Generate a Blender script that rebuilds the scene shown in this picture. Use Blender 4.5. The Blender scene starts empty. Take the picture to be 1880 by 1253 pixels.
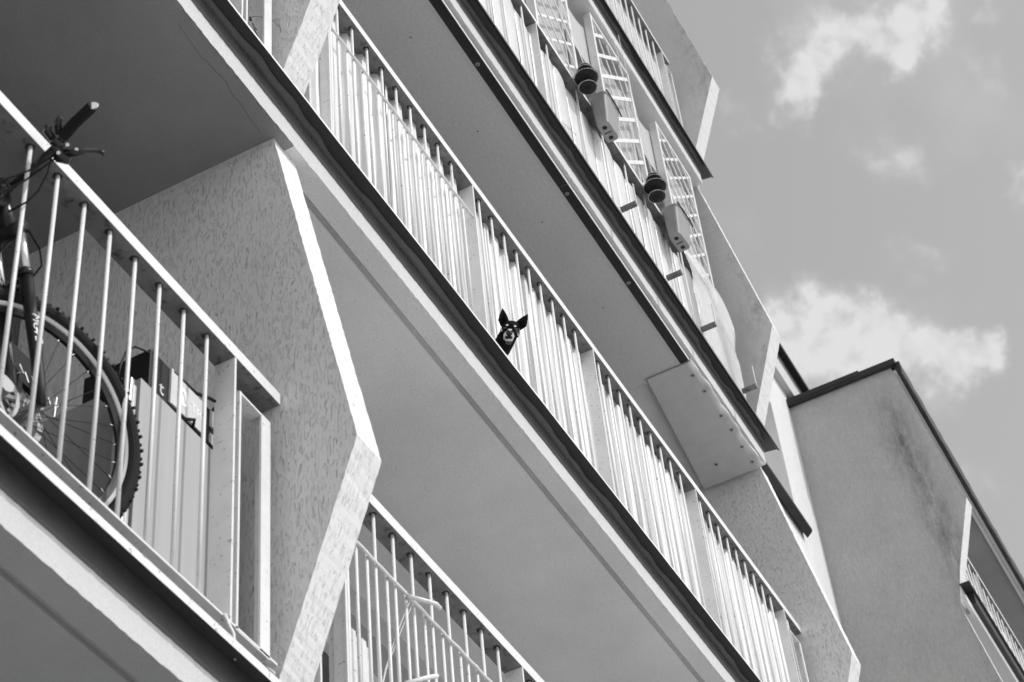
import bpy, bmesh, math, random
from mathutils import Vector, Matrix, noise
random.seed(7)
sc = bpy.context.scene
COL = sc.collection
V = Vector
# ------------------------------------------------------------------ camera
RX = V((0.46311, -0.88260, -0.08094)); RY = V((0.59884, 0.37892, -0.70555)); RZ = V((0.65339, 0.27828, 0.70402))
cam = bpy.data.cameras.new('camera'); camo = bpy.data.objects.new('camera', cam); COL.objects.link(camo)
m = Matrix.Identity(4)
for i in range(3):
    m[i][0] = RX[i]; m[i][1] = -RY[i]; m[i][2] = -RZ[i]
m = m.to_3x3().to_quaternion().to_matrix().to_4x4()
m.translation = V((0, -2.6, 1.6)); camo.matrix_world = m
cam.sensor_width = 36; cam.lens = 72.35; cam.clip_start = 0.05; cam.clip_end = 3000
cam.dof.use_dof = True; cam.dof.focus_distance = 9.4; cam.dof.aperture_fstop = 6.3
sc.camera = camo
# ------------------------------------------------------------------ light
SUN_EL = math.radians(48); SUN_AZ = math.radians(2.5)      # azimuth measured from the outward normal of the facade (-Y) towards +X
sd = V((math.sin(SUN_AZ)*math.cos(SUN_EL), -math.cos(SUN_AZ)*math.cos(SUN_EL), math.sin(SUN_EL)))
sun = bpy.data.lights.new('sun', 'SUN'); sun.energy = 2.05; sun.angle = math.radians(0.55); sun.color = (1, 1, 1)
suno = bpy.data.objects.new('sun', sun); COL.objects.link(suno)
suno.rotation_euler = sd.to_track_quat('Z', 'Y').to_euler(); suno.location = (0, -20, 30)
w = bpy.data.worlds.new("World"); sc.world = w; w.use_nodes = True
nt = w.node_tree; N = nt.nodes; L = nt.links
bg = N['Background']; bg.inputs[1].default_value = 0.15
sky = N.new('ShaderNodeTexSky'); sky.sky_type = 'NISHITA'; sky.sun_disc = False
sky.sun_elevation = SUN_EL; sky.sun_rotation = math.radians(180) - SUN_AZ
sky.air_density = 1.0; sky.dust_density = 2.0; sky.ozone_density = 1.0
sepc = N.new('ShaderNodeSeparateColor'); L.new(sky.outputs[0], sepc.inputs[0])     # black-and-white conversion of the daylight sky
bwa = N.new('ShaderNodeMath'); bwa.operation = 'MULTIPLY_ADD'; L.new(sepc.outputs[2], bwa.inputs[0]); bwa.inputs[1].default_value = 0.84
bwb = N.new('ShaderNodeMath'); bwb.operation = 'MULTIPLY'; L.new(sepc.outputs[1], bwb.inputs[0]); bwb.inputs[1].default_value = .2; L.new(bwb.outputs[0], bwa.inputs[2])
bw = bwa
tc = N.new('ShaderNodeTexCoord')
def mth(op, a, b=None, c=None, clamp=False):
    n = N.new('ShaderNodeMath'); n.operation = op; n.use_clamp = clamp
    for i, x in enumerate((a, b, c)):
        if x is None: continue
        if isinstance(x, (int, float)): n.inputs[i].default_value = x
        else: L.new(x, n.inputs[i])
    return n.outputs[0]
nz = N.new('ShaderNodeTexNoise'); nz.inputs['Scale'].default_value = 48; nz.inputs['Detail'].default_value = 7; nz.inputs['Roughness'].default_value = .56
L.new(tc.outputs['Generated'], nz.inputs['Vector'])
vm = N.new('ShaderNodeVectorMath'); vm.operation = 'MULTIPLY_ADD'
vs = N.new('ShaderNodeVectorMath'); vs.operation = 'SUBTRACT'; L.new(nz.outputs['Color'], vs.inputs[0]); vs.inputs[1].default_value = (.5, .5, .5)
L.new(vs.outputs[0], vm.inputs[0]); vm.inputs[1].default_value = (.042, .042, .042); L.new(tc.outputs['Generated'], vm.inputs[2])
BL = [(0.7082, 0.148, 0.6904, 0.01456, 1), (0.7147, 0.1373, 0.6858, 0.01588, 1), (0.7254, 0.1236, 0.6771, 0.01456, 1), (0.725, 0.135, 0.6754, 0.01588, 1), (0.7331, 0.1053, 0.6719, 0.01271, 0.9), (0.7404, 0.0871, 0.6665, 0.01112, 0.8), (0.7431, 0.0733, 0.6651, 0.00741, 0.6), (0.7116, 0.1591, 0.6844, 0.01323, 1), (0.6246, 0.1051, 0.7739, 0.01191, 0.75), (0.6327, 0.1025, 0.7676, 0.00741, 0.5), (0.6258, 0.0899, 0.7747, 0.01059, 0.6), (0.628, 0.074, 0.7747, 0.01006, 0.65), (0.6308, 0.0559, 0.7739, 0.01456, 0.85), (0.6308, 0.0392, 0.775, 0.01191, 0.8), (0.637, 0.0566, 0.7688, 0.00926, 0.6), (0.63, 0.1405, 0.7638, 0.00847, 0.45), (0.6398, 0.1227, 0.7586, 0.00662, 0.4), (0.6396, 0.1094, 0.7609, 0.00582, 0.45), (0.6688, 0.0819, 0.739, 0.01006, 0.35), (0.6779, 0.0716, 0.7317, 0.01006, 0.38), (0.6607, 0.0243, 0.7502, 0.00953, 0.4), (0.7002, 0.0963, 0.7074, 0.00847, 0.35), (0.7103, 0.0825, 0.6991, 0.009, 0.4), (0.7001, 0.0286, 0.7135, 0.00688, 0.55), (0.6376, 0.0123, 0.7703, 0.00635, 0.5), (0.6106, 0.0841, 0.7875, 0.01191, 0.4), (0.778, 0.1033, 0.6197, 0.01191, 0.4), (0.7434, 0.0947, 0.6621, 0.01588, 0.5), (0.7194, 0.1139, 0.6852, 0.01059, 0.5)]
acc = None
for (bx_, by_, bz_, r_, wt) in BL:
    d = N.new('ShaderNodeVectorMath'); d.operation = 'DISTANCE'; L.new(vm.outputs[0], d.inputs[0]); d.inputs[1].default_value = (bx_, by_, bz_)
    q = mth('DIVIDE', d.outputs['Value'], r_*1.15); q = mth('MULTIPLY', q, q); q = mth('MULTIPLY', q, -1.0); e = mth('EXPONENT', q)
    e = mth('MULTIPLY', e, min(1.0, wt*1.25))
    acc = e if acc is None else mth('ADD', acc, e)
n2 = N.new('ShaderNodeTexNoise'); n2.inputs['Scale'].default_value = 75; n2.inputs['Detail'].default_value = 6; n2.inputs['Roughness'].default_value = .5
L.new(tc.outputs['Generated'], n2.inputs['Vector'])
n3 = N.new('ShaderNodeTexNoise'); n3.inputs['Scale'].default_value = 9; n3.inputs['Detail'].default_value = 8
L.new(tc.outputs['Generated'], n3.inputs['Vector'])
far = mth('MULTIPLY', mth('SUBTRACT', n3.outputs['Fac'], .56, clamp=True), 1.2)
mod = mth('MULTIPLY_ADD', n2.outputs['Fac'], 1.7, -.02)
dens0 = mth('MULTIPLY', mth('MINIMUM', acc, 1.2), mod)
smr = N.new('ShaderNodeMapRange'); smr.interpolation_type = 'SMOOTHERSTEP'; smr.inputs[1].default_value = -.05; smr.inputs[2].default_value = 1.25; L.new(dens0, smr.inputs[0])
dens = mth('MULTIPLY', smr.outputs[0], mth('MULTIPLY_ADD', n2.outputs['Fac'], .7, .55))
dens = mth('MINIMUM', mth('ADD', dens, far), 1.0)
mixc = mth('MULTIPLY_ADD', dens, mth('SUBTRACT', 4.7, bw.outputs[0]), bw.outputs[0])
L.new(mixc, bg.inputs[0])
sc.view_settings.view_transform = 'Standard'; sc.view_settings.look = 'None'; sc.view_settings.gamma = 1
sc.view_settings.use_curve_mapping = False; sc.view_settings.exposure = 0.10
sc.cycles.max_bounces = 10; sc.cycles.diffuse_bounces = 6
# ------------------------------------------------------------------ materials
class M:
    def __init__(s, name, base, rough=.7, metal=0.0, spec=.5):
        s.m = bpy.data.materials.new(name); s.m.use_nodes = True
        s.nt = s.m.node_tree; s.N = s.nt.nodes; s.L = s.nt.links
        s.b = s.N['Principled BSDF']; s.col = None; s.h = None
        s.b.inputs['Roughness'].default_value = rough; s.b.inputs['Metallic'].default_value = metal
        s.b.inputs['Specular IOR Level'].default_value = spec
        s.base = base; s.b.inputs['Base Color'].default_value = (base, base, base, 1)
        s.tc = s.N.new('ShaderNodeTexCoord')
    def noise(s, scale, detail=4, rough=.55, vec=(1, 1, 1)):
        mp = s.N.new('ShaderNodeMapping'); mp.inputs['Scale'].default_value = vec; s.L.new(s.tc.outputs['Object'], mp.inputs[0])
        n = s.N.new('ShaderNodeTexNoise'); n.inputs['Scale'].default_value = scale; n.inputs['Detail'].default_value = detail; n.inputs['Roughness'].default_value = rough
        s.L.new(mp.outputs[0], n.inputs['Vector']); return n.outputs['Fac']
    def rng(s, f, a, b, c, d):
        n = s.N.new('ShaderNodeMapRange'); n.inputs[1].default_value = a; n.inputs[2].default_value = b; n.inputs[3].default_value = c; n.inputs[4].default_value = d
        s.L.new(f, n.inputs[0]); return n.outputs[0]
    def op(s, o, a, b):
        n = s.N.new('ShaderNodeMath'); n.operation = o
        for i, x in enumerate((a, b)):
            if isinstance(x, (int, float)): n.inputs[i].default_value = x
            else: s.L.new(x, n.inputs[i])
        return n.outputs[0]
    def mul(s, f):           # multiply the base colour by a factor field
        s.col = f if s.col is None else s.op('MULTIPLY', s.col, f)
    def bump(s, f, dist, strength=1.0):
        b = s.N.new('ShaderNodeBump'); b.inputs['Strength'].default_value = strength; b.inputs['Distance'].default_value = dist
        s.L.new(f, b.inputs['Height'])
        if s.h is not None: s.L.new(s.h, b.inputs['Normal'])
        s.h = b.outputs[0]
    def done(s):
        if s.col is not None:
            v = s.op('MULTIPLY', s.col, s.base); s.L.new(v, s.b.inputs['Base Color'])
        if s.h is not None: s.L.new(s.h, s.b.inputs['Normal'])
        return s.m
def kornik(name, base, depth=.003, dark=.72, stain=.12, vec=(1, 1, .16), sc_=70, ps=62):
    a = M(name, base, .9, spec=.25)
    f = a.noise(sc_, 1, .4, vec)
    band = a.op('ABSOLUTE', a.op('SUBTRACT', f, .5), 0)
    patch = a.rng(a.noise(ps, 2, .5, (1, 1, .30)), .47, .54, .0, 1.0)
    g = a.op('MULTIPLY', a.rng(band, .0, .03, 1, 0), patch)
    a.mul(a.rng(g, 0, 1, 1, dark)); a.mul(a.rng(a.noise(2.2, 6, .65, (1, 1, .6)), .3, .7, 1-stain, 1.0))
    a.mul(a.rng(a.noise(260, 2), .3, .7, .95, 1.03))
    a.bump(a.op('MULTIPLY', g, -1), depth); a.bump(a.noise(300, 3), .0008)
    return a.done()
def plaster(name, base, stain=.1, grain=.001, gs=220, pits=False):
    a = M(name, base, .92, spec=.2)
    a.mul(a.rng(a.noise(1.6, 6, .6), .3, .7, 1-stain, 1.0)); a.mul(a.rng(a.noise(gs, 3), .3, .7, .9, 1.05))
    if pits: a.mul(a.rng(a.noise(120, 3), .64, .72, 1, .72))
    a.bump(a.noise(gs, 4), grain)
    return a.done()
def paint(name, base, rough=.45, specks=.3, lo=.62, hi=.68, blot=.1, spec=.5, sc_=55):
    a = M(name, base, rough, spec=spec)
    a.mul(a.rng(a.noise(sc_, 5, .65), lo, hi, 1, specks)); a.mul(a.rng(a.noise(12, 4), .35, .7, 1.0, 1-blot))
    a.bump(a.noise(120, 3), .0004)
    return a.done()
MT = {}
MT['fascia'] = plaster('white_fascia_plaster', .60, .08, .0016, 160)
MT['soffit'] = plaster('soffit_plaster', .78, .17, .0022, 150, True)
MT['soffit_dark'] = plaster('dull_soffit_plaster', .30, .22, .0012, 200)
MT['wall'] = kornik('grooved_render', .75, .0016, .89, .10, (1, 1, .05), 270, 95)
MT['wall_front'] = kornik('grooved_render_front', .75, .0018, .965, .05, (1, .3, .045), 130)
MT['wall_stained'] = None
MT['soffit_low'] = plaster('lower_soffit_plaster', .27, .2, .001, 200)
MT['inner'] = plaster('inner_wall_plaster', .5)
MT['white'] = paint('white_painted_steel', .74)
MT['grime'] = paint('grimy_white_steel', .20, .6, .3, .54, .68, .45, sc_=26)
MT['flash'] = M('dark_flashing', .035, .6).done()
MT['flash_grey'] = paint('weathered_zinc', .16, .5, .5, .6, .7, .3)
MT['fascia_sheet'] = paint('dark_fascia_sheet', .085, .42, .6, .62, .7, .25)  # dark sheet covering the upper part of each slab front
MT['rust'] = plaster('rust_stain', .06, .5, .0003, 200)
MT['groove'] = plaster('darker_drip_groove', .56, .3, .003, 70)  # plaster toned darker for the drip groove faces
MT['mortar'] = plaster('rough_mortar', .14, .35, .004, 90)
MT['black'] = paint('black_sheet_strip', .022, .45, .2, .6, .7, .35)
MT['board'] = plaster('smooth_soffit_board', .60, .08, .0002, 60)
MT['plate'] = paint('white_sheet_plate', .56, .35, .9, .7, .8, .1)
MT['screw'] = M('screw_metal', .45, .35, .8).done()
MT['hole'] = M('dark_hole', .015, .9).done()
MT['crack'] = M('crack_dark_line', .07, .9).done()  # dark tone of the hairline crack
MT['rubber'] = M('tyre_rubber', .012, .8, spec=.2).done()
MT['gum'] = M('tyre_sidewall', .09, .7).done()
MT['frameblk'] = M('black_bike_paint', .012, .3).done()
MT['cableblk'] = M('black_cable', .006, .8, spec=.1).done()
MT['chrome'] = M('bright_steel', .75, .18, .9).done()
MT['steel'] = M('dull_steel', .30, .5, .5).done()
MT['rimw'] = M('white_rim_stripe', .85, .4).done()
MT['plastic_d'] = M('dark_plastic', .014, .6, spec=.3).done()
MT['plastic_g'] = paint('grey_plastic', .62, .5, .9, .7, .8, .1)
MT['potgrey'] = paint('grey_planter_plastic', .27, .5, .85, .6, .8, .15)
MT['letters'] = M('white_lettering', .85, .5).done()
MT['outline'] = M('grey_lettering', .72, .5).done()
MT['cord'] = M('white_cord', .7, .7).done()
MT['glass'] = M('window_glass', .05, .05, spec=.8).done()
MT['pavement'] = plaster('pale_paving', .60, .2, .003, 30)
def streaky(name, base, metal, rough, amp, seed):
    a = M(name, base, rough, metal)
    a.mul(a.rng(a.noise(34, 4, .6, (1, 1, .012)), .32, .68, 1-amp, 1.08)); a.mul(a.rng(a.noise(180, 4, .6, (1, 1, .35)), .35, .65, 1-amp*.35, 1.0))
    a.bump(a.noise(60, 3, .5, (1, 1, .05)), .0012); return a.done()
MT['corr'] = streaky('galvanised_sheet', .80, .12, .5, .28, 1)
MT['corr2'] = streaky('bright_galvanised_sheet', .84, .15, .5, .34, 2)
MT['wood'] = streaky('pale_wood_board', .38, 0, .6, .06, 3)
a = M('white_tarpaulin', .66, .35, spec=.6); a.mul(a.rng(a.noise(5, 5), .3, .7, .9, 1.02)); a.bump(a.noise(5, 4, .6, (1, 1, .35)), .02); a.b.inputs['Transmission Weight'].default_value = 0
MT['tarp'] = a.done()
a = M('frosted_panel', .46, .5); a.bump(a.noise(70, 3), .004); a.mul(a.rng(a.noise(60, 3), .35, .65, .92, 1.03)); MT['frost'] = a.done()
a = M('clear_film', .9, .12, spec=.6); a.b.inputs['Alpha'].default_value = .42; a.bump(a.noise(9, 4), .01); MT['film'] = a.done()
a = M('ribbed_sheet', .62, .4); wv = a.N.new('ShaderNodeTexWave'); wv.bands_direction = 'Z'; wv.inputs['Scale'].default_value = 5.2; wv.inputs['Distortion'].default_value = .6; wv.inputs['Detail'].default_value = 1
a.L.new(a.tc.outputs['Object'], wv.inputs['Vector']); a.bump(wv.outputs['Fac'], .012); MT['rib'] = a.done()
# side wall of the projecting wing: grooved render with a wandering band of dark weather stains
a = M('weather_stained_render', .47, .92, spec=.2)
f = a.noise(85, 2, .5, (1, 1, .2)); band = a.op('ABSOLUTE', a.op('SUBTRACT', f, .5), 0)
g = a.rng(band, 0, .04, 1, 0); a.mul(a.rng(g, 0, 1, 1, .93)); a.bump(a.op('MULTIPLY', g, -1), .0012)
sx = a.N.new('ShaderNodeSeparateXYZ'); a.L.new(a.tc.outputs['Object'], sx.inputs[0])
# distance from a line y = -.30 - ... running down near the outer edge (root at y=0, z=0)
line = a.op('ADD', a.op('MULTIPLY', a.op('SUBTRACT', sx.outputs['Z'], 14.4), .125), -.12)
dd = a.op('ABSOLUTE', a.op('SUBTRACT', sx.outputs['Y'], line), 0)
st = a.op('MULTIPLY', a.rng(dd, .0, .22, 1, 0), a.rng(a.noise(8, 9, .8, (1, 1, .28)), .38, .66, 0, 1))
st = a.op('MULTIPLY', st, a.rng(sx.outputs['Z'], 14.5, 14.0, 0, 1)); a.mul(a.rng(st, 0, 1, 1, .30))
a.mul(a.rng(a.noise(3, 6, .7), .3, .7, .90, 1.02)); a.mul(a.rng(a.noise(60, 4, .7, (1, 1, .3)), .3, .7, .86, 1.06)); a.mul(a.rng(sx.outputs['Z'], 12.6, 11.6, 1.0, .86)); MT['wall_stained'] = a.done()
# upper fin: stains along its front edge
a = M('stained_fin_render', .6, .92, spec=.2)
f = a.noise(80, 2, .5, (1, 1, .2)); g = a.rng(a.op('ABSOLUTE', a.op('SUBTRACT', f, .5), 0), 0, .04, 1, 0); a.mul(a.rng(g, 0, 1, 1, .92)); a.bump(a.op('MULTIPLY', g, -1), .001)
sx = a.N.new('ShaderNodeSeparateXYZ'); a.L.new(a.tc.outputs['Object'], sx.inputs[0])
st = a.op('MULTIPLY', a.rng(sx.outputs['Y'], .0, -.2, 0, 1), a.rng(a.noise(9, 8, .8, (1, 1, .5)), .46, .72, 0, 1)); a.mul(a.rng(st, 0, 1, 1, .45)); MT['wall_fin_stained'] = a.done()
# ------------------------------------------------------------------ helpers
def root_loc(p):
    r = V((0, 0, 0))
    while p is not None: r += p.location; p = p.parent
    return r
def empty(name, loc, label, cat, group=None):
    o = bpy.data.objects.new(name, None); o.empty_display_size = .1; COL.objects.link(o); o.location = loc
    o['label'] = label; o['category'] = cat
    if group: o['group'] = group
    return o
class MB:
    def __init__(s): s.v = []; s.f = []; s.mi = []
    def add(s, vs, fs, mi=0):
        k = len(s.v); s.v += [tuple(x) for x in vs]; s.f += [tuple(i+k for i in f) for f in fs]; s.mi += [mi]*len(fs)
    def box(s, a, b, mi=0):
        x0, y0, z0 = a; x1, y1, z1 = b
        s.add([(x0,y0,z0),(x1,y0,z0),(x1,y1,z0),(x0,y1,z0),(x0,y0,z1),(x1,y0,z1),(x1,y1,z1),(x0,y1,z1)],
              [(0,3,2,1),(4,5,6,7),(0,1,5,4),(1,2,6,5),(2,3,7,6),(3,0,4,7)], mi)
    def prismx(s, prof, x0, x1, mi=0, n=1, jit=None):       # closed profile in (y,z), extruded along x
        m_ = len(prof); vs = []
        for k in range(n+1):
            x = x0 + (x1-x0)*k/n
            for j, (y, z) in enumerate(prof):
                if jit and j in jit: y += random.uniform(-1, 1)*jit[j]*.6; z += random.uniform(-1, 1)*jit[j]
                vs.append((x, y, z))
        fs = [tuple(range(m_-1, -1, -1)), tuple(n*m_+j for j in range(m_))]
        for k in range(n):
            for j in range(m_):
                a_ = k*m_+j; b_ = k*m_+(j+1) % m_; fs.append((a_, b_, b_+m_, a_+m_))
        s.add(vs, fs, mi)
    def tube(s, pts, r, n=8, mi=0, caps=True):
        pts = [V(p) for p in pts]; rr = r if isinstance(r, (list, tuple)) else [r]*len(pts)
        vs = []; prev = None
        for i, p in enumerate(pts):
            t = (pts[min(i+1, len(pts)-1)] - pts[max(i-1, 0)]).normalized()
            if prev is None: u = t.orthogonal().normalized()
            else: u = (prev - t*prev.dot(t)).normalized()
            prev = u; w_ = t.cross(u)
            for k in range(n):
                a_ = 2*math.pi*k/n; vs.append(p + (u*math.cos(a_) + w_*math.sin(a_))*rr[i])
        fs = []
        for i in range(len(pts)-1):
            for k in range(n):
                a_ = i*n+k; b_ = i*n+(k+1) % n; fs.append((a_, b_, b_+n, a_+n))
        if caps: fs.append(tuple(range(n-1, -1, -1))); fs.append(tuple((len(pts)-1)*n+k for k in range(n)))
        s.add(vs, fs, mi)
    def disc(s, c, nrm, r, h, n=16, mi=0):
        c = V(c); nrm = V(nrm).normalized(); s.tube([c, c+nrm*h], r, n, mi)
    def grid(s, fn, nu, nv, mi=0, skip=None):
        vs = [fn(i/nu, j/nv) for j in range(nv+1) for i in range(nu+1)]
        fs = []
        for j in range(nv):
            for i in range(nu):
                if skip and skip((i+.5)/nu, (j+.5)/nv): continue
                k = j*(nu+1)+i; fs.append((k, k+1, k+nu+2, k+nu+1))
        s.add(vs, fs, mi)
    def build(s, name, mats, parent=None, smooth=False, bevel=0, solid=0, label=None, kind=None):
        me = bpy.data.meshes.new(name); off = root_loc(parent)
        me.from_pydata([tuple(V(v)-off) for v in s.v], [], s.f)
        for mm in (mats if isinstance(mats, (list, tuple)) else [mats]): me.materials.append(mm)
        me.polygons.foreach_set('material_index', s.mi)
        if smooth: me.polygons.foreach_set('use_smooth', [True]*len(s.f))
        me.update()
        o = bpy.data.objects.new(name, me); COL.objects.link(o); o.parent = parent
        if bevel:
            b = o.modifiers.new('bevel', 'BEVEL'); b.width = bevel; b.segments = 2; b.limit_method = 'ANGLE'; b.angle_limit = .7
        if solid:
            b = o.modifiers.new('solid', 'SOLIDIFY'); b.thickness = solid; b.offset = 0
        if label: o['label'] = label
        if kind: o['kind'] = kind
        return o
def bend(o, k):
    o['unused'] = k
def text_mesh(name, body, size, mat, parent, origin, right, up, extrude=.0006, outline=False):
    cu = bpy.data.curves.new(name, 'FONT'); cu.body = body; cu.size = size; cu.extrude = extrude
    to = bpy.data.objects.new(name+'_src', cu); COL.objects.link(to)
    dg = bpy.context.evaluated_depsgraph_get(); me = bpy.data.meshes.new_from_object(to.evaluated_get(dg))
    bpy.data.objects.remove(to); bpy.data.curves.remove(cu)
    right = V(right).normalized(); up = V(up).normalized(); nrm = right.cross(up)
    off = root_loc(parent)
    for v in me.vertices: v.co = V(origin) + right*v.co.x + up*v.co.y + nrm*v.co.z - off
    me.materials.clear(); me.materials.append(mat); me.name = name
    o = bpy.data.objects.new(name, me); COL.objects.link(o); o.parent = parent; return o
# ------------------------------------------------------------------ ground
g = MB(); g.box((-400, -400, -.3), (400, 400, 0)); go = g.build('ground', MT['pavement']); go['kind'] = 'structure'
# ------------------------------------------------------------------ main building
C = {1: 4.822, 2: 7.612, 3: 10.402, 4: 13.192, 5: 15.982}
FX0, FX1 = 4.15, 4.30          # dividing wall between the two bays
RX0, RX1 = 10.05, 10.20        # end wall
LX0, LX1 = -1.75, -1.60
BW = 1.17                      # back wall plane
B = empty('apartment_building', (0, 0, 0), 'pale grey plastered apartment building with stacked balconies running diagonally across the photo', 'building')
def slab(n, x0, x1, mat_s, groove=False, lip='thin', ymort=True):
    c = C[n]; pr = [(-.01, c+.2), (-.01, c), (.004, c)]; jit = {1: .0022}
    if groove: pr += [(.080, c), (.084, c+.014), (.103, c+.014), (.107, c)]
    pr += [(1.6, c), (1.6, c+.2)]
    k = MB(); k.prismx(pr, x0, x1, 0, n=max(1, int((x1-x0)/.02)), jit=jit)
    me_s = k.build('floor_slab', [mat_s, MT['fascia'], MT['groove']], B)
    # fascia face gets the white plaster
    for p in me_s.data.polygons:
        if p.normal.y < -.7 and p.center.y < 0: p.material_index = 1
        elif groove and n != 1 and .075 < p.center.y < .115 and p.center.z > c+.002 and p.center.z < c+.05: p.material_index = 2
    ap = MB(); ap.prismx([(-.0125, c+.100), (-.0185, c+.108), (-.0125, c+.199), (-.0104, c+.199), (-.0104, c+.100)], x0, x1, 0); ap.build('fascia_sheet', MT['fascia_sheet'], me_s)
    f = MB()
    if lip == 'white':
        f.prismx([(-.081, c+.163), (-.078, c+.163), (-.078, c+.190), (.02, c+.206), (.02, c+.209), (-.081, c+.193)], x0, x1, 0)
        fm = [MT['flash'], MT['white']]
    elif lip == 'thin':
        f.prismx([(-.088, c+.180), (-.085, c+.180), (-.085, c+.190), (.02, c+.206), (.02, c+.209), (-.088, c+.194)], x0, x1, 0, n=int((x1-x0)/.15), jit={0: .0012, 1: .0012})
        fm = [MT['flash'], MT['white']]
    else:
        yl = -.088 if n == 3 else -.070
        f.prismx([(yl, c+.172), (yl+.002, c+.172), (yl+.02, c+.192), (.02, c+.206), (.02, c+.209), (yl, c+.190)], x0, x1+ (.12 if n == 3 else .14), 0)
        fm = [MT['flash'], MT['flash_grey']]
    fo = f.build('flashing', fm, me_s)
    for p in fo.data.polygons:
        if p.normal.y < -.7: p.material_index = 1
    if ymort and lip != 'white':
        q = MB(); nn = int((x1-x0)/.025); vs = []
        for i in range(nn+1):
            x = x0 + (x1-x0)*i/nn
            wv_ = .028 + .020*noise.noise(V((x*2.1, n*3.3, 0))) + .012*noise.noise(V((x*9, n*1.7, 2)))
            y = -.01 - max(.008, wv_); zf = c+.2022-.0016+(y-.0)*.163
            vs += [(x, -.0105, c+.170+.006*noise.noise(V((x*7, 5, n)))), (x, y, zf-.006), (x, y, zf-.001), (x, -.0105, c+.199)]
        fs = []
        for i in range(nn):
            for j in range(4): a_ = i*4+j; b_ = i*4+(j+1) % 4; fs.append((a_, b_, b_+4, a_+4))
        q.add(vs, fs); q.build('mortar_smear', MT['mortar'], me_s, smooth=True)
    return me_s
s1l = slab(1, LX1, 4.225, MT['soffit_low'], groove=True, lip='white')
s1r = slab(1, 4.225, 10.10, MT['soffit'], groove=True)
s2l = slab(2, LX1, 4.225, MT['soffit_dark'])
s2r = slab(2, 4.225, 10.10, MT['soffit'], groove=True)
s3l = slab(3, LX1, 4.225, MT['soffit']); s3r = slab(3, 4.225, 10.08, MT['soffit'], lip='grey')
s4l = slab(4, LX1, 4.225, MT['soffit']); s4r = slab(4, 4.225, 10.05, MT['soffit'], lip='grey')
def fin_profile(c, yo=0.0):
    return [(.035+yo, c), (-.275+yo, c-1.655), (.06+yo, c-2.6)]
def edge_pts(p, q, st=.022):
    n_ = max(1, int((V(q)-V(p)).length/st)); return [tuple(V(p).lerp(V(q), i/n_)) for i in range(n_)]
def dividing_wall(x0, x1, c, yo=0.0, yback=BW, mats=('wall', 'wall_front'), name='dividing_wall', parent=None, low=True):
    P = fin_profile(c, yo); out = edge_pts(P[0], P[1]) + edge_pts(P[1], P[2]) + [P[2], (P[2][0], c-2.79)]
    n_ = len(out); vs = []
    for x, s_ in ((x0, 1), (x1, -1)):
        for i, (y, z) in enumerate(out):
            vs.append((x + random.uniform(-.001, .001), y + (random.uniform(-.0012, .0012) if 0 < i < n_-2 else 0), z))
    fs = [(i, i+1, n_+i+1, n_+i) for i in range(n_-1)]
    k = MB(); k.add(vs, fs, 1)
    # side faces as strips back to the wall
    vb = []
    for x in (x0, x1):
        for (y, z) in out: vb.append((x, yback, z))
    kk = len(k.v); k.v += vb
    for i in range(n_-1):
        k.f.append((i+1, i, kk+i, kk+i+1)); k.mi.append(0)
        k.f.append((n_+i, n_+i+1, kk+n_+i+1, kk+n_+i)); k.mi.append(0)
    return k.build(name, [MT[mats[0]], MT[mats[1]]], parent or B)
for n in (1, 2, 3, 4, 5):
    cc = C[n]
    dividing_wall(FX0, FX1, cc-.0); dividing_wall(RX0, RX1, cc, mats=(('wall_fin_stained' if n in (4, 5) else 'wall'), 'wall_front'))
    if n < 4: dividing_wall(LX0, LX1, cc)
# back wall with openings (balcony doors) on every floor
for n in (1, 2, 3, 4):
    z0 = C[n]+.2 if n > 0 else 0; zc = C[n+1]
    for (xa, xb, op) in ((LX1, FX0, (.6, 2.4)), (FX1, RX0, (5.0, 9.4))):
        k = MB(); t = zc-.16
        k.box((xa, BW, z0), (op[0], BW+.3, zc)); k.box((op[1], BW, z0), (xb, BW+.3, zc)); k.box((op[0], BW, t), (op[1], BW+.3, zc))
        wl = k.build('back_wall', MT['inner'], B)
        k = MB(); k.box((op[0], BW+.20, z0), (op[1], BW+.21, t)); wd = k.build('window', MT['glass'], B)
        k = MB()
        for xx in (op[0], (op[0]+op[1])/2-.04, op[1]-.08): k.box((xx, BW+.15, z0), (xx+.08, BW+.199, t))
        k.box((op[0]+.082, BW+.15, t-.08), (op[1]-.082, BW+.199, t)); k.build('frame', MT['white'], wd)
k = MB(); k.box((LX0, BW-.0, 0), (FX0, BW+.3, C[1])); k.box((FX0, BW, 0), (RX1, BW+.3, C[1]-.001)); k.build('back_wall', MT['wall'], B)
k = MB(); k.box((-1.75, BW+.31, 0), (10.2, 9, 15.9)); k.build('building_core', MT['inner'], B)
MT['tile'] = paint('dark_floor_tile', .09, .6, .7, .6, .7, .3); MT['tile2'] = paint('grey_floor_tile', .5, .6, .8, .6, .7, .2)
for (xa, xb, n, mm) in ((LX1, FX0, 1, 'tile'), (LX1, FX0, 2, 'tile'), (FX1, RX0, 1, 'tile2'), (FX1, RX0, 2, 'tile2'), (FX1, RX0, 3, 'tile2')):
    k = MB(); k.box((xa+.002, .10, C[n]+.2005), (xb-.002, BW-.002, C[n]+.226)); k.build('floor_tiles', MT[mm], B)
k = MB(); k.box((LX1+.002, BW-.022, C[1]+.23), (.6, BW-.002, C[2]-.002)); k.build('darkening_panel', MT['tile'], B)  # dark panels added over the back wall to darken the left bay
k = MB(); k.box((2.4, BW-.022, C[1]+.23), (FX0-.002, BW-.002, C[2]-.002)); k.build('darkening_panel', MT['tile'], B)
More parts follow.
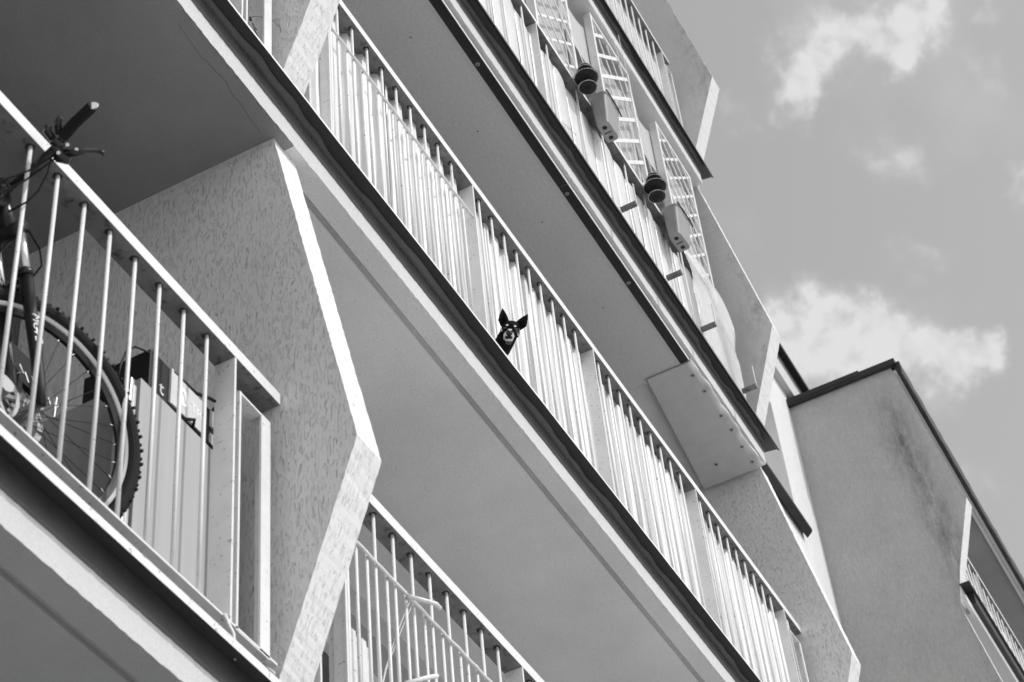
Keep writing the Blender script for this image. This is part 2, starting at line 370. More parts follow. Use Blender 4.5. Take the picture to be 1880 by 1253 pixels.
# hairline crack in the dull soffit
def ribbon(name, pts, wd, mat, parent, axis='z', d=-.0015, label=None):
    k = MB()
    for a_, b_ in zip(pts[:-1], pts[1:]):
        nsub = 4
        for i in range(nsub):
            p = V(a_).lerp(V(b_), i/nsub); q = V(a_).lerp(V(b_), (i+1)/nsub)
            for pp, ss in ((p, i), (q, i+1)):
                pass
            k.tube([p, q], wd, 5)
    return k.build(name, mat, parent, label=label)
cr = [(3.536, 0.042), (3.576, 0.046), (3.625, 0.049), (3.679, 0.054), (3.735, 0.048), (3.795, 0.044), (3.841, 0.040), (3.911, 0.054), (3.982, 0.052), (4.037, 0.060), (4.102, 0.062)]
pts = []
for i, (x, y) in enumerate(cr):
    pts.append((x, y, C[2]-.0001))
    if i < len(cr)-1: x2, y2 = cr[i+1]; pts.append(((x+x2)/2, (y+y2)/2+random.uniform(-.003, .003), C[2]-.0001))
ribbon('crack', pts, .0008, MT['crack'], s2l)
# soffit board, black strip and white plate under the third slab
zb = C[3]
k = MB(); k.box((4.30, .078, zb-.050), (8.90, BW-.01, zb-.038)); sb = k.build('soffit_board', MT['board'], B)
k = MB(); k.box((4.30, .070, zb-.054), (8.88, .0778, zb-.040)); k.build('edge_trim', MT['fascia'], sb)
for i, x in enumerate((5.02, 5.843, 6.583, 7.362, 8.167)):
    k = MB(); k.disc((x, .265, zb-.0498), (0, 0, -1), .0045, .0012); k.build('screw', MT['hole'], sb)
k = MB(); k.box((4.30, .012, zb-.047), (7.185, .069, zb-.043)); k.box((4.30, .008, zb-.052), (7.185, .0118, zb-.036), 1); st_ = k.build('metal_strip', [MT['black'], MT['white']], B, label='black strip under the slab, left length')
k = MB(); k.box((7.19, .012, zb-.047), (8.86, .069, zb-.043)); k.box((7.19, .008, zb-.052), (8.86, .0118, zb-.036), 1); st2 = k.build('metal_strip', [MT['black'], MT['white']], B, label='black strip under the slab, right length')
for x, o_ in ((7.248, st2), (8.065, st2), (6.182, st_), (5.2, st_)):
    k = MB(); k.disc((x, .048, zb-.047), (0, 0, -1), .0125, .0025); k.disc((x, .048, zb-.0496), (0, 0, -1), .004, .001, mi=1); k.build('screw', [MT['screw'], MT['hole']], o_, bevel=.0008)
pl = MB()
def plf(u, v):
    x = 8.86 + u*(10.02-8.86); y = .004 + v*(.30 + .12*u)
    curl = max(0, 1-v*14); wv2 = .010*math.sin(u*19)*curl + .006*math.sin(u*47)*curl
    return (x, y - .004*curl + wv2*.5, zb-.062 + .010*curl + wv2*.6 + .0012*math.sin(u*6+v*3))
pl.grid(plf, 90, 40); plo = pl.build('cover_plate', MT['plate'], B, smooth=True, solid=.002)
pl = MB()
def plf2(u, v):
    x, y, z = plf(u, 0); return (x, y-.001, z + .001 + v*(.022+.007*math.sin(u*31)))
pl.grid(plf2, 90, 3); pl.build('plate_lip', MT['plate'], plo, smooth=True, solid=.0015)
for x, y in ((8.98, .042), (9.15, .036), (9.417, .039), (9.575, .034), (9.761, .042), (9.934, .042), (9.828, .253)):
    k = MB(); k.disc((x, y, zb-.0635), (0, 0, -1), .014, .002, mi=0); k.disc((x, y, zb-.0656), (0, 0, -1), .0055, .0015, mi=1); k.build('rivet', [MT['screw'], MT['hole']], plo)
# ------------------------------------------------------------------ railings
def railing(label, x0, x1, zt, zbot, posts, bars, shorts=(), rod=None, frames=(), group='balcony railings', bottom=True, yoff=0, thick=.05, bar_bot=None, spots=False):
    R = empty('balcony_railing', (x0, yoff, zbot), label, 'railing', group)
    y = yoff
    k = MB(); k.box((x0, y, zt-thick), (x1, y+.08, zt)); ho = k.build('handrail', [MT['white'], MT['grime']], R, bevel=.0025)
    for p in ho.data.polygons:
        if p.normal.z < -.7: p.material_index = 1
    bb = zbot if bar_bot is None else bar_bot
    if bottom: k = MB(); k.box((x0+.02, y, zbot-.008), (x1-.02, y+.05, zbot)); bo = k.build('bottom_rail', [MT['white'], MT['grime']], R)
    for x in posts:
        k = MB(); k.box((x-.010, y+.001, zbot+.0005), (x, y+.076, zt-thick-.0005)); k.build('post', MT['white'], R, bevel=.001)
    for x in bars:
        j1, j2 = random.uniform(-.002, .002), random.uniform(-.002, .002)
        k = MB(); k.tube([(x+j1, y+.024, bb+.0005), (x+(j1+j2)/2+random.uniform(-.0015, .0015), y+.024, (bb+zt)/2), (x+j2, y+.024, zt-thick-.0005)], .0068, 8); ba_ = k.build('baluster', MT['white'], R, smooth=True)
        if spots:
            k = MB(); n_ = 11; c_ = (x+j2, y+.026, zt-thick-.0002); vs = [(c_[0]+random.uniform(.009, .019)*math.cos(2*math.pi*q_/n_), c_[1]+random.uniform(.009, .017)*math.sin(2*math.pi*q_/n_), c_[2]-.0008*h_) for h_ in (0, 1) for q_ in range(n_)]
            k.add(vs, [tuple(range(n_-1, -1, -1)), tuple(range(n_, 2*n_))] + [(q_, (q_+1) % n_, (q_+1) % n_+n_, q_+n_) for q_ in range(n_)]); k.build('rust_spot', MT['rust'], ba_)
    for x, zt2 in shorts:
        k = MB(); k.tube([(x, y+.024, bb+.0005), (x+random.uniform(-.003, .003), y+.024, zt2)], .0062, 8); k.build('short_baluster', MT['white'], R, smooth=True)
    if rod:
        xa, xb, zr = rod; n_ = int((xb-xa)/.065); pts = [(xa+(xb-xa)*i/n_, y+.0125+random.uniform(-.001, .001), zr+(.0022 if i % 2 else -.0022)) for i in range(n_+1)]
        k = MB(); k.tube(pts, .0062, 7); k.build('cross_rod', MT['white'], R, smooth=True)
    for xa, xb, za, zb_, wr in frames:        # small rectangular end frames; wr = side carrying the broad flat
        k = MB(); k.box((xa, y, za), (xa+.010, y+.05, zb_)); k.box((xb-wr, y, za), (xb, y+.008, zb_)); k.box((xb-.008, y+.0082, za), (xb-.0002, y+.05, zb_))
        k.box((xa+.0102, y+.001, za), (xb-wr-.0002, y+.05, za+.008)); k.box((xa+.0102, y+.001, zb_-.008), (xb-wr-.0002, y+.05, zb_)); k.build('end_frame', MT['white'], R)
    return R
rA1 = railing('white steel railing of the lower left balcony in front of the bicycle', -1.55, 4.14, 6.265, 5.175, [3.884, 2.579-.0, 1.27, -.03],
        [3.748-.1275*j for j in range(8)] + [2.579-.135-.1275*j for j in range(4)], frames=[(3.903, 4.080, 5.162, 6.09, .052)], bar_bot=5.175, spots=True)
k = MB(); k.tube([(3.84, -.004, 5.172), (3.845, -.012, 5.14), (3.86, -.02, 5.11), (3.86, -.03, 5.02)], .006, 7); k.build('anchor', MT['white'], rA1, smooth=True)
k = MB(); k.tube([(4.09, .03, 5.165), (4.10, .0, 5.13), (4.07, -.02, 5.10)], .005, 7); k.build('anchor', MT['white'], rA1, smooth=True)
F2bars = []
for p in (4.55, 5.855, 7.16, 8.465):
    F2bars += [p+.092+.129*j for j in range(9)]
postsB = [4.55, 5.855, 7.16, 8.465, 9.77]
b1 = [4.55+.092+.0005+.1305*j-.0 for j in range(9)] + [5.947+.129*j for j in range(5)]
rB1 = railing('white steel railing of the lower right balcony, half hidden by the slanted white pier', 4.32, 10.04, 6.262, 5.175, postsB, b1,
        shorts=[(4.583, 6.01)]+[(4.7155+.1305*j, 6.008+random.uniform(-.004, .004)) for j in range(9)]+[(6.01+.129*j, 6.008) for j in range(3)], rod=(4.33, 6.6, 5.985), frames=[(4.36, 4.535, 5.162, 6.09, .012)], spots=True)
rA2 = railing('white railing end seen at the top left corner above the dull soffit', 2.0, 4.14, 9.06, 7.972, [3.884, 2.579], [3.748-.1275*j for j in range(8)], frames=[(3.903, 4.082, 7.962, 8.885, .052)])
rB2 = railing('long white railing of the middle balcony with the little dog at its foot', 4.32, 10.07, 9.058, 7.972, postsB, F2bars+[9.862, ],
        shorts=[(4.583, 8.803)]+[(4.7155+.1305*j, 8.80+random.uniform(-.004, .004)) for j in range(9)], rod=(4.33, 5.84, 8.778), frames=[(4.36, 4.535, 7.962, 8.885, .012), (9.80, 9.975, 7.962, 8.885, .03)], spots=True)
# ------------------------------------------------------------------ corrugated sheets on the middle balcony
SC = empty('privacy_screen', (4.33, .07, 7.99), 'bright galvanised corrugated sheets lining the inside of the middle balcony railing', 'privacy screen')
def corrugated(x0, x1, z0, z1, pitch, amp, mat, yc, hole=None, label=None):
    nx = int((x1-x0)/.006); k = MB()
    ph = random.random()
    def prof(x):
        t = ((x-x0)/pitch + ph) % 1.0
        r_ = .14
        if t < r_: f_ = t/r_
        elif t < .48: f_ = 1
        elif t < .48+r_: f_ = 1-(t-.48)/r_
        else: f_ = 0
        f_ = f_*f_*(3-2*f_)
        return yc - amp/2 + (1-f_)*amp + .0015*math.sin(x*90)*(1-f_)
    def fn(u, v):
        x = x0+(x1-x0)*u; z = z0+(z1-z0)*v
        return (x + .0012*math.sin(z*7+x*3), prof(x) + .0015*math.sin(z*11+x*5), z + (.0 if v < .5 else .006*math.sin(x*2.3)))
    sk = (lambda u, v: hole and hole[0] < x0+(x1-x0)*u < hole[1] and z0+(z1-z0)*v < hole[2])
    k.grid(fn, nx, 18, 0, sk); k.build('corrugated_sheet', mat, SC, smooth=True, solid=.0008, label=label)
corrugated(4.33, 5.13, 7.99, 9.000, .131, .030, MT['corr'], .066)
corrugated(5.10, 5.90, 7.99, 8.997, .131, .030, MT['corr'], .064)
corrugated(5.87, 6.60, 7.99, 8.975, .100, .026, MT['corr2'], .068, hole=(5.95, 6.07, 8.11))
corrugated(6.57, 7.30, 7.99, 8.965, .100, .026, MT['corr2'], .066)
corrugated(7.27, 8.05, 7.99, 8.96, .094, .028, MT['corr2'], .068)
corrugated(8.02, 8.85, 7.99, 8.97, .100, .026, MT['corr2'], .066)
corrugated(8.82, 9.93, 7.99, 8.965, .094, .026, MT['corr2'], .068)
# ------------------------------------------------------------------ third floor balcony
bars3 = [5.2, 5.6, 6.02, 6.40, 6.60, 6.875, 7.205, 7.62, 7.98, 8.32, 8.62, 8.95, 9.2]
rB3 = railing('white railing of the upper balcony wrapped in white sheeting below the trellises', 4.32, 9.60, 11.725, 10.77, [5.8, 7.04, 9.60], bars3, thick=.035)
TP = empty('sheeting_screen', (4.4, .05, 10.6), 'white plastic sheeting with vertical seams tied along the upper balcony railing', 'privacy screen')
x = 4.36; i = 0
while x < 9.5:
    wdt = random.uniform(.13, .19); x1 = min(x+wdt, 9.58); k = MB(); s_ = random.random()*6; zt = 11.685
    def fn(u, v, x=x, x1=x1, s_=s_):
        X = x+(x1-x)*u*1.0; sag = .035+.055*abs(math.sin(X*4.6+.7)); z = 10.60+(zt-sag-10.60)*v
        return (X, .050+.010*math.sin(u*math.pi)*-1 + .006*noise.noise(V((X*5, z*2, s_))), z)
    k.grid(fn, 10, 24); k.build('sheet_strip', MT['tarp'], TP, smooth=True, solid=.001); x = x1+.003; i += 1
k = MB()
def fn(u, v):
    X = 9.22+(9.90-9.22)*u; rr = .12
    zt = 11.75 - (max(0, (u-.75)/.25)**2)*.22 - max(0, (.12-u)/.12)**2*.05; z = 10.60+(zt-10.60)*v
    return (X + .10*u*(v-1)*-.6*(0) , -.022+.02*math.sin(u*9+v*1.5)*.6+.012*math.sin(v*14+u*4)*(v > .6), z)
k.grid(fn, 40, 40); CV = k.build('plastic_cover', MT['film'], None, smooth=True, solid=.001)
CV['label'] = 'clear plastic cover with a rounded top at the right end of the trellis balcony'; CV['category'] = 'plastic cover'
for x in (7.745, 8.395, 8.915, 9.575):
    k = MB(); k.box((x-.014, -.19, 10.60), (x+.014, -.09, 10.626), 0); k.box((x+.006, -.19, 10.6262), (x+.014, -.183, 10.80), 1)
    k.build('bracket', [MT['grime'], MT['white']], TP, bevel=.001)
k = MB(); k.tube([(7.30, .035, 11.05), (7.38, .034, 11.09), (7.44, .034, 11.12), (7.52, .034, 11.15)], .0014, 5); k.build('wire', MT['flash'], TP)
# trellises
def trellis(label, x0, x1, z0, z1, sp, slat, dense=False):
    T = empty('trellis', (x0, .03, z0), label, 'trellis', 'white lattice trellises above the upper railing')
    k = MB(); k.box((x0, .02, z0), (x0+.028, .075, z1)); k.build('stile', MT['white'], T, bevel=.002)
    k = MB(); k.box((x1-.028, .02, z0), (x1, .055, z1)); k.build('stile', MT['white'], T, bevel=.002)
    k = MB(); k.box((x0+.0282, .021, z1-.028), (x1-.0282, .055, z1)); k.build('top_rail', MT['white'], T, bevel=.002)
    k = MB()
    ax, bx2 = x0+.0285, x1-.0285; az, bz = z0, z1-.0285
    def clip(px_, pz_, dx, dz):
        ts = [-9, 9]
        for p, d, lo, hi in ((px_, dx, ax, bx2), (pz_, dz, az, bz)):
            t1, t2 = (lo-p)/d, (hi-p)/d
            if t1 > t2: t1, t2 = t2, t1
            ts[0] = max(ts[0], t1); ts[1] = min(ts[1], t2)
        return ts if ts[1]-ts[0] > .03 else None
    def strip(px_, pz_, dx, dz, w_, y0, y1):
        t = clip(px_, pz_, dx, dz)
        if not t: return
        nrm = V((-dz, 0, dx)); p = V((px_+dx*t[0], 0, pz_+dz*t[0])); q = V((px_+dx*t[1], 0, pz_+dz*t[1]))
        vs = []
        for yy in (y0, y1):
            for b_ in (p+nrm*w_/2, p-nrm*w_/2, q-nrm*w_/2, q+nrm*w_/2): vs.append((min(max(b_.x, ax), bx2), yy, min(max(b_.z, az), bz)))
        k.add(vs, [(0,1,2,3), (7,6,5,4), (0,4,5,1), (1,5,6,2), (2,6,7,3), (3,7,4,0)])
    s2_ = math.sqrt(.5); z = z0-2
    while z < z1+2:
        strip(x0, z, s2_, s2_, slat, .026, .033); z += sp
    z = z0-1; d = V((.49, -.872)) if not dense else V((.707, -.707))
    while z < z1+3:
        strip(x0, z, d.x, d.y, slat*.5 if not dense else slat*.8, .0335 if not dense else .0185, .040 if not dense else .0255); z += sp*(1.6 if not dense else 1.1)
    k.build('lattice', MT['white'], T)
trellis('leftmost white trellis, cut by the top edge of the photo', 7.11, 7.73, 11.74, 13.12, .24, .026, True)
trellis('middle white trellis with broad diagonal slats between the two planters', 8.17, 8.80, 11.74, 13.16, .227, .036)
trellis('rightmost white trellis with close narrow slats beside the end wall', 9.235, 9.86, 11.74, 13.10, .21, .026, True)
FP = empty('backing_panels', (7.1, .1, 11.7), 'textured white frosted panels standing behind the trellises', 'panel')
for xa, xb, za, zt in ((7.05, 7.75, 11.75, 12.95), (7.753, 8.17, 12.54, 12.97), (8.173, 8.84, 11.75, 12.95), (8.843, 9.24, 12.54, 12.97), (9.243, 9.88, 11.75, 12.93)):
    k = MB(); n_ = 14; vs = []
    for i in range(n_+1):
        u = i/n_; X = xa+(xb-xa)*u; top = zt + .07*(4*(u-.5)**2) - .02
        vs += [(X, .085, za), (X, .085, top)]
    k.add(vs, [(2*i, 2*i+2, 2*i+3, 2*i+1) for i in range(n_)]); k.build('panel', MT['frost'], FP, solid=.004)
# planters
def planter(label, xc):
    P = empty('planter', (xc, -.06, 11.44), label, 'planter', 'grey planters clipped on the upper railing')
    k = MB(); n_ = 28
    def ring(z, hx, hy, cy, r_):
        o = []
        for i in range(n_):
            a_ = 2*math.pi*(i+.5)/n_; cx_, sy_ = math.cos(a_), math.sin(a_); e = .32
            o.append((xc + hx*math.copysign(abs(cx_)**e, cx_), cy + hy*math.copysign(abs(sy_)**e, sy_), z))
        return o
    rings = [ring(11.455, .078, .036, -.062, 0), ring(11.46, .084, .041, -.062, 0), ring(11.70, .112, .060, -.068, 0), ring(11.715, .116, .064, -.068, 0), ring(11.715, .106, .055, -.068, 0), ring(11.66, .10, .05, -.068, 0)]
    vs = [p for r_ in rings for p in r_]; fs = [tuple(range(n_-1, -1, -1))]
    for j in range(len(rings)-1):
        for i in range(n_): a_ = j*n_+i; b_ = j*n_+(i+1) % n_; fs.append((a_, b_, b_+n_, a_+n_))
    fs.append(tuple((len(rings)-1)*n_+i for i in range(n_)))
    k.add(vs, fs); k.build('pot', MT['potgrey'], P, smooth=False, bevel=.002)
    for dx in (-.045, .045):
        k = MB(); k.disc((xc+dx, -.062, 11.4546), (0, 0, -1), .015, .002); k.build('drain_hole', MT['hole'], P)
    k = MB(); k.box((xc-.003, -.085, 11.4525), (xc+.003, -.04, 11.4546)); k.build('drain_hole', MT['hole'], P)
    k = MB(); k.tube([(xc-.11, -.136, 11.716), (xc-.02, -.136, 11.718), (xc+.02, -.138, 11.70), (xc+.06, -.136, 11.708), (xc+.118, -.132, 11.69)], .0045, 6); k.build('clip', MT['plastic_d'], P)
    return P
planter('left grey planter with two drain holes, left of the middle trellis foot', 7.845)
p2 = planter('right grey planter with two drain holes, below the rightmost trellis', 8.93); p2.rotation_euler = (0, math.radians(2.5), math.radians(-3))
def ornament(label, xc, zc, s=1.0):
    O = empty('hanging_ornament', (xc, -.07, zc), label, 'ornament', 'dark pleated ornaments hung between the trellises')
    for i, (dz, r0, r1, h) in enumerate(((.140, .012, .034, .014), (.100, .02, .050, .018), (.030, .012, .074, .030), (-.065, .03, .056, .018))):
        k = MB(); n_ = 56; vs = []; rr = [(r1*.15, h*.55), (r1*.6, h*.5), (r1*.93, h*.28), (r1, 0), (r1*.86, -h*.30), (r1*.45, -h*.95), (r1*.12, -h*1.5)]
        for (r_, z_) in rr:
            for j in range(n_):
                a_ = 2*math.pi*j/n_; q = r_*(1+.11*(-1)**j); vs.append((xc+q*math.cos(a_)*s, -.07+q*math.sin(a_)*s, zc+dz+z_+(.003*(-1)**j if r_ > r1*.8 else 0)))
        fs = []
        for a2 in range(len(rr)-1):
            for j in range(n_): a_ = a2*n_+j; b_ = a2*n_+(j+1) % n_; fs.append((a_, b_, b_+n_, a_+n_))
        fs += [tuple(range(n_)), tuple((len(rr)-1)*n_+j for j in range(n_-1, -1, -1))]
        k.add(vs, fs); k.build('pleated_disc', MT['plastic_d'], O)
        k = MB(); k.tube([(xc+r1*1.03*math.cos(t*math.pi/24)*s, -.07+r1*1.03*math.sin(t*math.pi/24)*s, zc+dz+.001+.002*(-1)**t) for t in range(49)], .0014, 5); k.build('pale_edge', MT['cord'], O)
    k = MB(); k.tube([(xc, -.07, zc+.15), (xc-.002, -.066, zc+.2), (xc-.03, .0, zc+.75), (xc-.05, .05, C[4]-.005)], .0022, 5); k.tube([(xc, -.07, zc+.15), (xc+.004, -.066, zc+.2), (xc+.0, .0, zc+.75), (xc-.0, .05, C[4]-.005)], .0022, 5)
    k.tube([(xc-.008, -.07, zc+.15), (xc+.006, -.07, zc+.165), (xc-.006, -.07, zc+.175), (xc+.003, -.068, zc+.19)], .005, 6); k.build('cord', MT['cord'], O)
    return O
ornament('left dark pleated ornament hanging above the left planter', 7.585, 11.68)
ornament('right dark pleated ornament hanging above the right planter', 8.60, 11.65).rotation_euler = (0, 0, 1.1)
# ------------------------------------------------------------------ fourth floor balcony
rB4 = railing('thin white railing of the top balcony lined with ribbed sheet', 4.4, 9.90, 14.53, 13.55, [5.9, 7.2, 8.5, 9.76], [9.62-.13*j for j in range(10)], thick=.03, frames=[(9.78, 9.90, 13.45, 14.37, .02)])
k = MB(); k.grid(lambda u, v: (4.5+(10.0-4.5)*u, .052, 13.40+((14.30 if u < .985 else 14.1)-13.40)*v), 40, 20)
RS = k.build('ribbed_screen', MT['rib'], None, solid=.002); RS['label'] = 'pale ribbed sheet behind the bars of the top balcony railing'; RS['category'] = 'privacy screen'
# ------------------------------------------------------------------ recessed part and projecting wing
W = empty('projecting_wing', (0, 0, 0), 'grey rendered wing at lower right with a dark roof edge against the sky', 'building')
WX = 14.26; WT = 14.60
# side wall polygon (y,z) with the same kinked front as the dividing walls
def wing_wall(x0, x1):
    prof = []
    for c in (WT, WT-2.79, WT-5.58, WT-8.37):
        prof += [(-.29, c), (-.604, c-1.74), (-.375, c-2.42), (-.33, c-2.6)]
    prof += [(-.3, 0), (4.5, 0), (4.5, WT)]
    k = MB(); k.prismx(prof, x0, x1)
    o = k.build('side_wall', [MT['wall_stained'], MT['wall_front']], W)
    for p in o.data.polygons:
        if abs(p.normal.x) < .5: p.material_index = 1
wing_wall(WX, WX+.15)
ribbon('crack', [(WX-.0003, y, z) for y, z in [(0.727, 12.091), (0.536, 12.098), (0.331, 12.113), (0.136, 12.087), (-0.06, 12.076), (-0.258, 12.077)]], .0011, MT['groove'], W)
k = MB(); k.prismx([(-.385, WT-.13), (-.37, WT-.13), (-.29, WT+.005), (.0, WT+.005), (.0, WT+.06), (-.385, WT+.01)], WX-.02, 24, n=90, jit={0: .006, 5: .006})
k.prismx([(.0, WT+.005), (5, WT+.005), (5, WT+.06), (.0, WT+.06)], WX-.06, 24); ro = k.build('roof_edge', MT['black'], W)
k = MB(); k.box((WX-.055, -.35, WT-.02), (WX-.012, 4.5, WT+.045)); k.build('roof_edge', MT['black'], W)
k = MB(); k.box((WX+.151, -.30, WT-.10), (24, -.27, WT)); k.box((WX+.0, -.335, WT-.085), (24, -.302, WT-.055)); k.build('fascia', MT['fascia'], W)
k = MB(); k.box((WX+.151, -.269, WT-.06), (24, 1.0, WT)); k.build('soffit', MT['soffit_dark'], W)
k = MB(); k.box((WX+.151, 1.0, 0), (24, 1.3, WT-.001)); k.build('back_wall', MT['inner'], W)
for c in (WT-2.79, WT-5.58):
    k = MB(); k.box((WX+.151, -.33, c), (24, 1.0, c+.2)); k.box((WX-.02, -.36, c), (24, -.331, c+.085)); k.build('floor_slab', MT['fascia'], W)
    k = MB(); k.box((WX-.01, -.42, c+.205), (24, -.33, c+.212)); k.build('flashing', MT['black'], W)
k = MB(); k.box((WX+.151, -.40, WT-2.79+.09), (24, -.3305, WT-2.79+.204)); k.build('flashing', MT['black'], W)
RW = railing('white railing of the wing balcony hung with ragged cloths at the right', WX+.16, 23, 13.08, 12.08, [15.6, 17, 18.3, 19.6, 21], [WX+.3+.14*j for j in range(40)], yoff=-.30, thick=.035, bottom=False)
CL = empty('laundry', (15, -.3, 12.1), 'ragged pale cloths hanging over the wing balcony railing', 'laundry')
x = WX+.2
while x < 20:
    wd_ = random.uniform(.05, .16); zt = random.uniform(12.85, 13.0); zl = random.uniform(12.02, 12.2); sl = random.uniform(0, 6)
    k = MB(); k.grid(lambda u, v, x=x, wd_=wd_, zt=zt, zl=zl, sl=sl: (x+wd_*u+.03*math.sin(v*3+sl)*(1-v), -.235-.015*math.sin(u*5+sl)-.02*math.sin(v*5+sl)*(1-v), zl+(zt-zl)*v), 6, 10)
    k.build('cloth', MT['tarp'] if random.random() < .7 else MT['potgrey'], CL, smooth=True, solid=.003); x += wd_*random.uniform(.8, 1.2)
# recessed wall between the main block and the wing
RC = empty('recessed_wall', (0, 0, 0), 'sunlit recessed stretch of wall with a dark window between the end wall and the wing', 'wall')
k = MB(); k.box((13.60, .73, 0), (WX-.001, 1.2, 14.80)); k.box((10.21, .73, 14.13), (13.60, 1.2, 14.80)); k.box((10.21, .73, 0), (13.60, 1.2, 12.66)); k.box((10.21, .7301, 12.66), (12.15, 1.2, 14.13))
k.build('wall_face', MT['wall_front'], RC)
k = MB(); k.box((12.15, .93, 12.66), (13.60, .95, 14.13)); wo = k.build('window', MT['inner'], RC)
k = MB(); k.box((12.15, .90, 12.66), (12.22, .929, 14.13)); k.box((12.9, .90, 12.66), (12.96, .929, 14.13)); k.build('frame', MT['white'], wo)
k = MB(); k.prismx([(.645, 12.66), (.73, 12.69), (.73, 12.66), (.70, 12.58), (.645, 12.63)], 10.6, 13.66); k.build('window_sill', MT['black'], wo)
k = MB(); k.box((10.21, .68, 14.76), (WX+1.2, .729, 15.16)); k.box((10.21, .665, 14.76), (WX+1.2, .679, 14.98)); k.build('roof_fascia', MT['fascia'], RC)
k = MB(); k.prismx([(.60, 15.11), (.60, 15.15), (.9, 15.30), (3, 15.3), (3, 15.22), (.72, 15.22)], 10.21, WX+1.2); k.build('roof_edge', MT['black'], RC)
# ------------------------------------------------------------------ bicycle
H = V((3.097, .138, 5.43)); yaw, tilt = -.265, -.106; WS = 1.04
U = V((math.cos(yaw), math.sin(yaw), 0)); Wd = V((0, math.sin(tilt), math.cos(tilt))); Wd = (Wd-U*Wd.dot(U)).normalized(); Nn = U.cross(Wd).normalized()
if Nn.y > 0: Nn = -Nn                       # Nn points outwards, to the street
S = (Wd*.954-U*.30).normalized()
BK = empty('bicycle', (3.0, .25, 5.05), 'black mountain bike parked behind the lower left railing, handlebar grip poking over the rail', 'bicycle')
def wp(a_, r_, n_=0.0): return H + (U*math.cos(a_)+Wd*math.sin(a_))*r_*WS + Nn*n_
def torus(k, H_, R_, rx, ry, na=96, nb=10, mi=0, f=None):
    vs = []; R_ *= WS
    for i in range(na):
        a_ = 2*math.pi*i/na
        for j in range(nb):
            b_ = 2*math.pi*j/nb; e = f(i, j) if f else 0
            vs.append(H_ + (U*math.cos(a_)+Wd*math.sin(a_))*(R_+(rx+e)*math.cos(b_)) + Nn*(ry+e)*math.sin(b_))
    fs = []
    for i in range(na):
        for j in range(nb):
            fs.append((i*nb+j, ((i+1) % na)*nb+j, ((i+1) % na)*nb+(j+1) % nb, i*nb+(j+1) % nb))
    k.add(vs, fs, mi)
def wheel(H0):
    global H
    Hs = H; H = H0
    wh = MB(); wh.disc(H-Nn*.05, Nn, .018, .1, 16); wo_ = wh.build('wheel', MT['chrome'], BK)
    k = MB(); torus(k, H, .3425, .0225, .0235, 110, 12)
    for i in range(104):
        a_ = 2*math.pi*i/104
        for n_ in ((-.02, .0, .02) if i % 2 else (-.012, .012)):
            c_ = wp(a_, .363-abs(n_)*.25, n_); e1 = (U*math.cos(a_)+Wd*math.sin(a_)); e2 = e1.cross(Nn)
            vs = []
            for s1_ in (-1, 1):
                for s2_2 in (-1, 1):
                    for s3 in (-1, 1): vs.append(c_ + e2*.0038*s1_ + Nn*.005*s2_2 + e1*.0035*s3)
            k.add(vs, [(0,1,3,2), (4,6,7,5), (0,4,5,1), (2,3,7,6), (0,2,6,4), (1,5,7,3)])
    k.build('tyre', MT['rubber'], wo_)
    k = MB()
    vs = []; na = 110; pr = [(.318, .012), (.300, .011), (.288, .006), (.288, -.006), (.300, -.011), (.318, -.012)]
    for i in range(na):
        for (r_, n_) in pr: vs.append(wp(2*math.pi*i/na, r_, n_))
    m_ = len(pr); fs = []; mi_ = []
    for i in range(na):
        for j in range(m_): fs.append((i*m_+j, ((i+1) % na)*m_+j, ((i+1) % na)*m_+(j+1) % m_, i*m_+(j+1) % m_))
    k.add(vs, fs, 0); torus(k, H, .3110, .0075, .0225, 110, 8, 1)
    k.build('rim', [MT['frameblk'], MT['rimw']], wo_)
    k = MB()
    for i in range(32):
        a_ = 2*math.pi*i/32; off = .42*(1 if (i//2) % 2 else -1); n_ = .028*(1 if i % 2 else -1)
        k.tube([wp(a_+off, .02, n_), wp(a_, .288, 0)], .0011, 5, 0); k.tube([wp(a_+off*.03, .277, n_*.04), wp(a_, .289, 0)], .0019, 6, 1)
    k.build('spokes', [MT['plastic_d'], MT['chrome']], wo_)
    H = Hs
wheel(H)
# brake disc
k = MB()
for i in range(36):
    a_ = 2*math.pi*i/36; b_ = 2*math.pi*(i+1)/36
    for n0 in (-.040,):
        vs = [wp(a_, .062, n0), wp(b_, .062, n0), wp(b_, .080, n0), wp(a_, .080, n0), wp(a_, .062, n0-.002), wp(b_, .062, n0-.002), wp(b_, .080, n0-.002), wp(a_, .080, n0-.002)]
        if i % 3 != 2: k.add(vs, [(0,1,2,3), (7,6,5,4), (0,4,5,1), (2,6,7,3), (1,5,6,2), (0,3,7,4)])
for i in range(6): a_ = 2*math.pi*i/6; k.tube([wp(a_, .018, -.041), wp(a_+.4, .066, -.041)], .004, 6)
k.build('brake_disc', MT['steel'], BK)
def fp(l, n_=0.0, u=0.0): return H + S*l + Nn*n_ + U*u
for sgn in (1, -1):
    k = MB(); k.tube([fp(-.01, .062*sgn, .0), fp(.05, .060*sgn, .004), fp(.16, .058*sgn, .006), fp(.40, .056*sgn, .004)], [.012, .016, .018, .0195], 14); k.tube([fp(.40, .056*sgn, .004), fp(.415, .056*sgn, .004)], .023, 14)
    lo = k.build('fork_leg', MT['frameblk'], BK, smooth=True)
    k = MB(); k.tube([fp(.415, .056*sgn, .004), fp(.545, .056*sgn, .004)], .0145, 14); k.build('stanchion', MT['chrome'], lo, smooth=True)
    if sgn == 1:
        text_mesh('lettering', 'MCTE', .034, MT['letters'], lo, fp(.265, .058+.0195, -.008), -S, (U*.9+Nn*.1))
k = MB(); k.tube([fp(.385, .05, .0), fp(.43, .03, .025), fp(.43, -.03, .025), fp(.385, -.05, .0)], .012, 10); k.build('fork_brace', MT['frameblk'], BK, smooth=True)
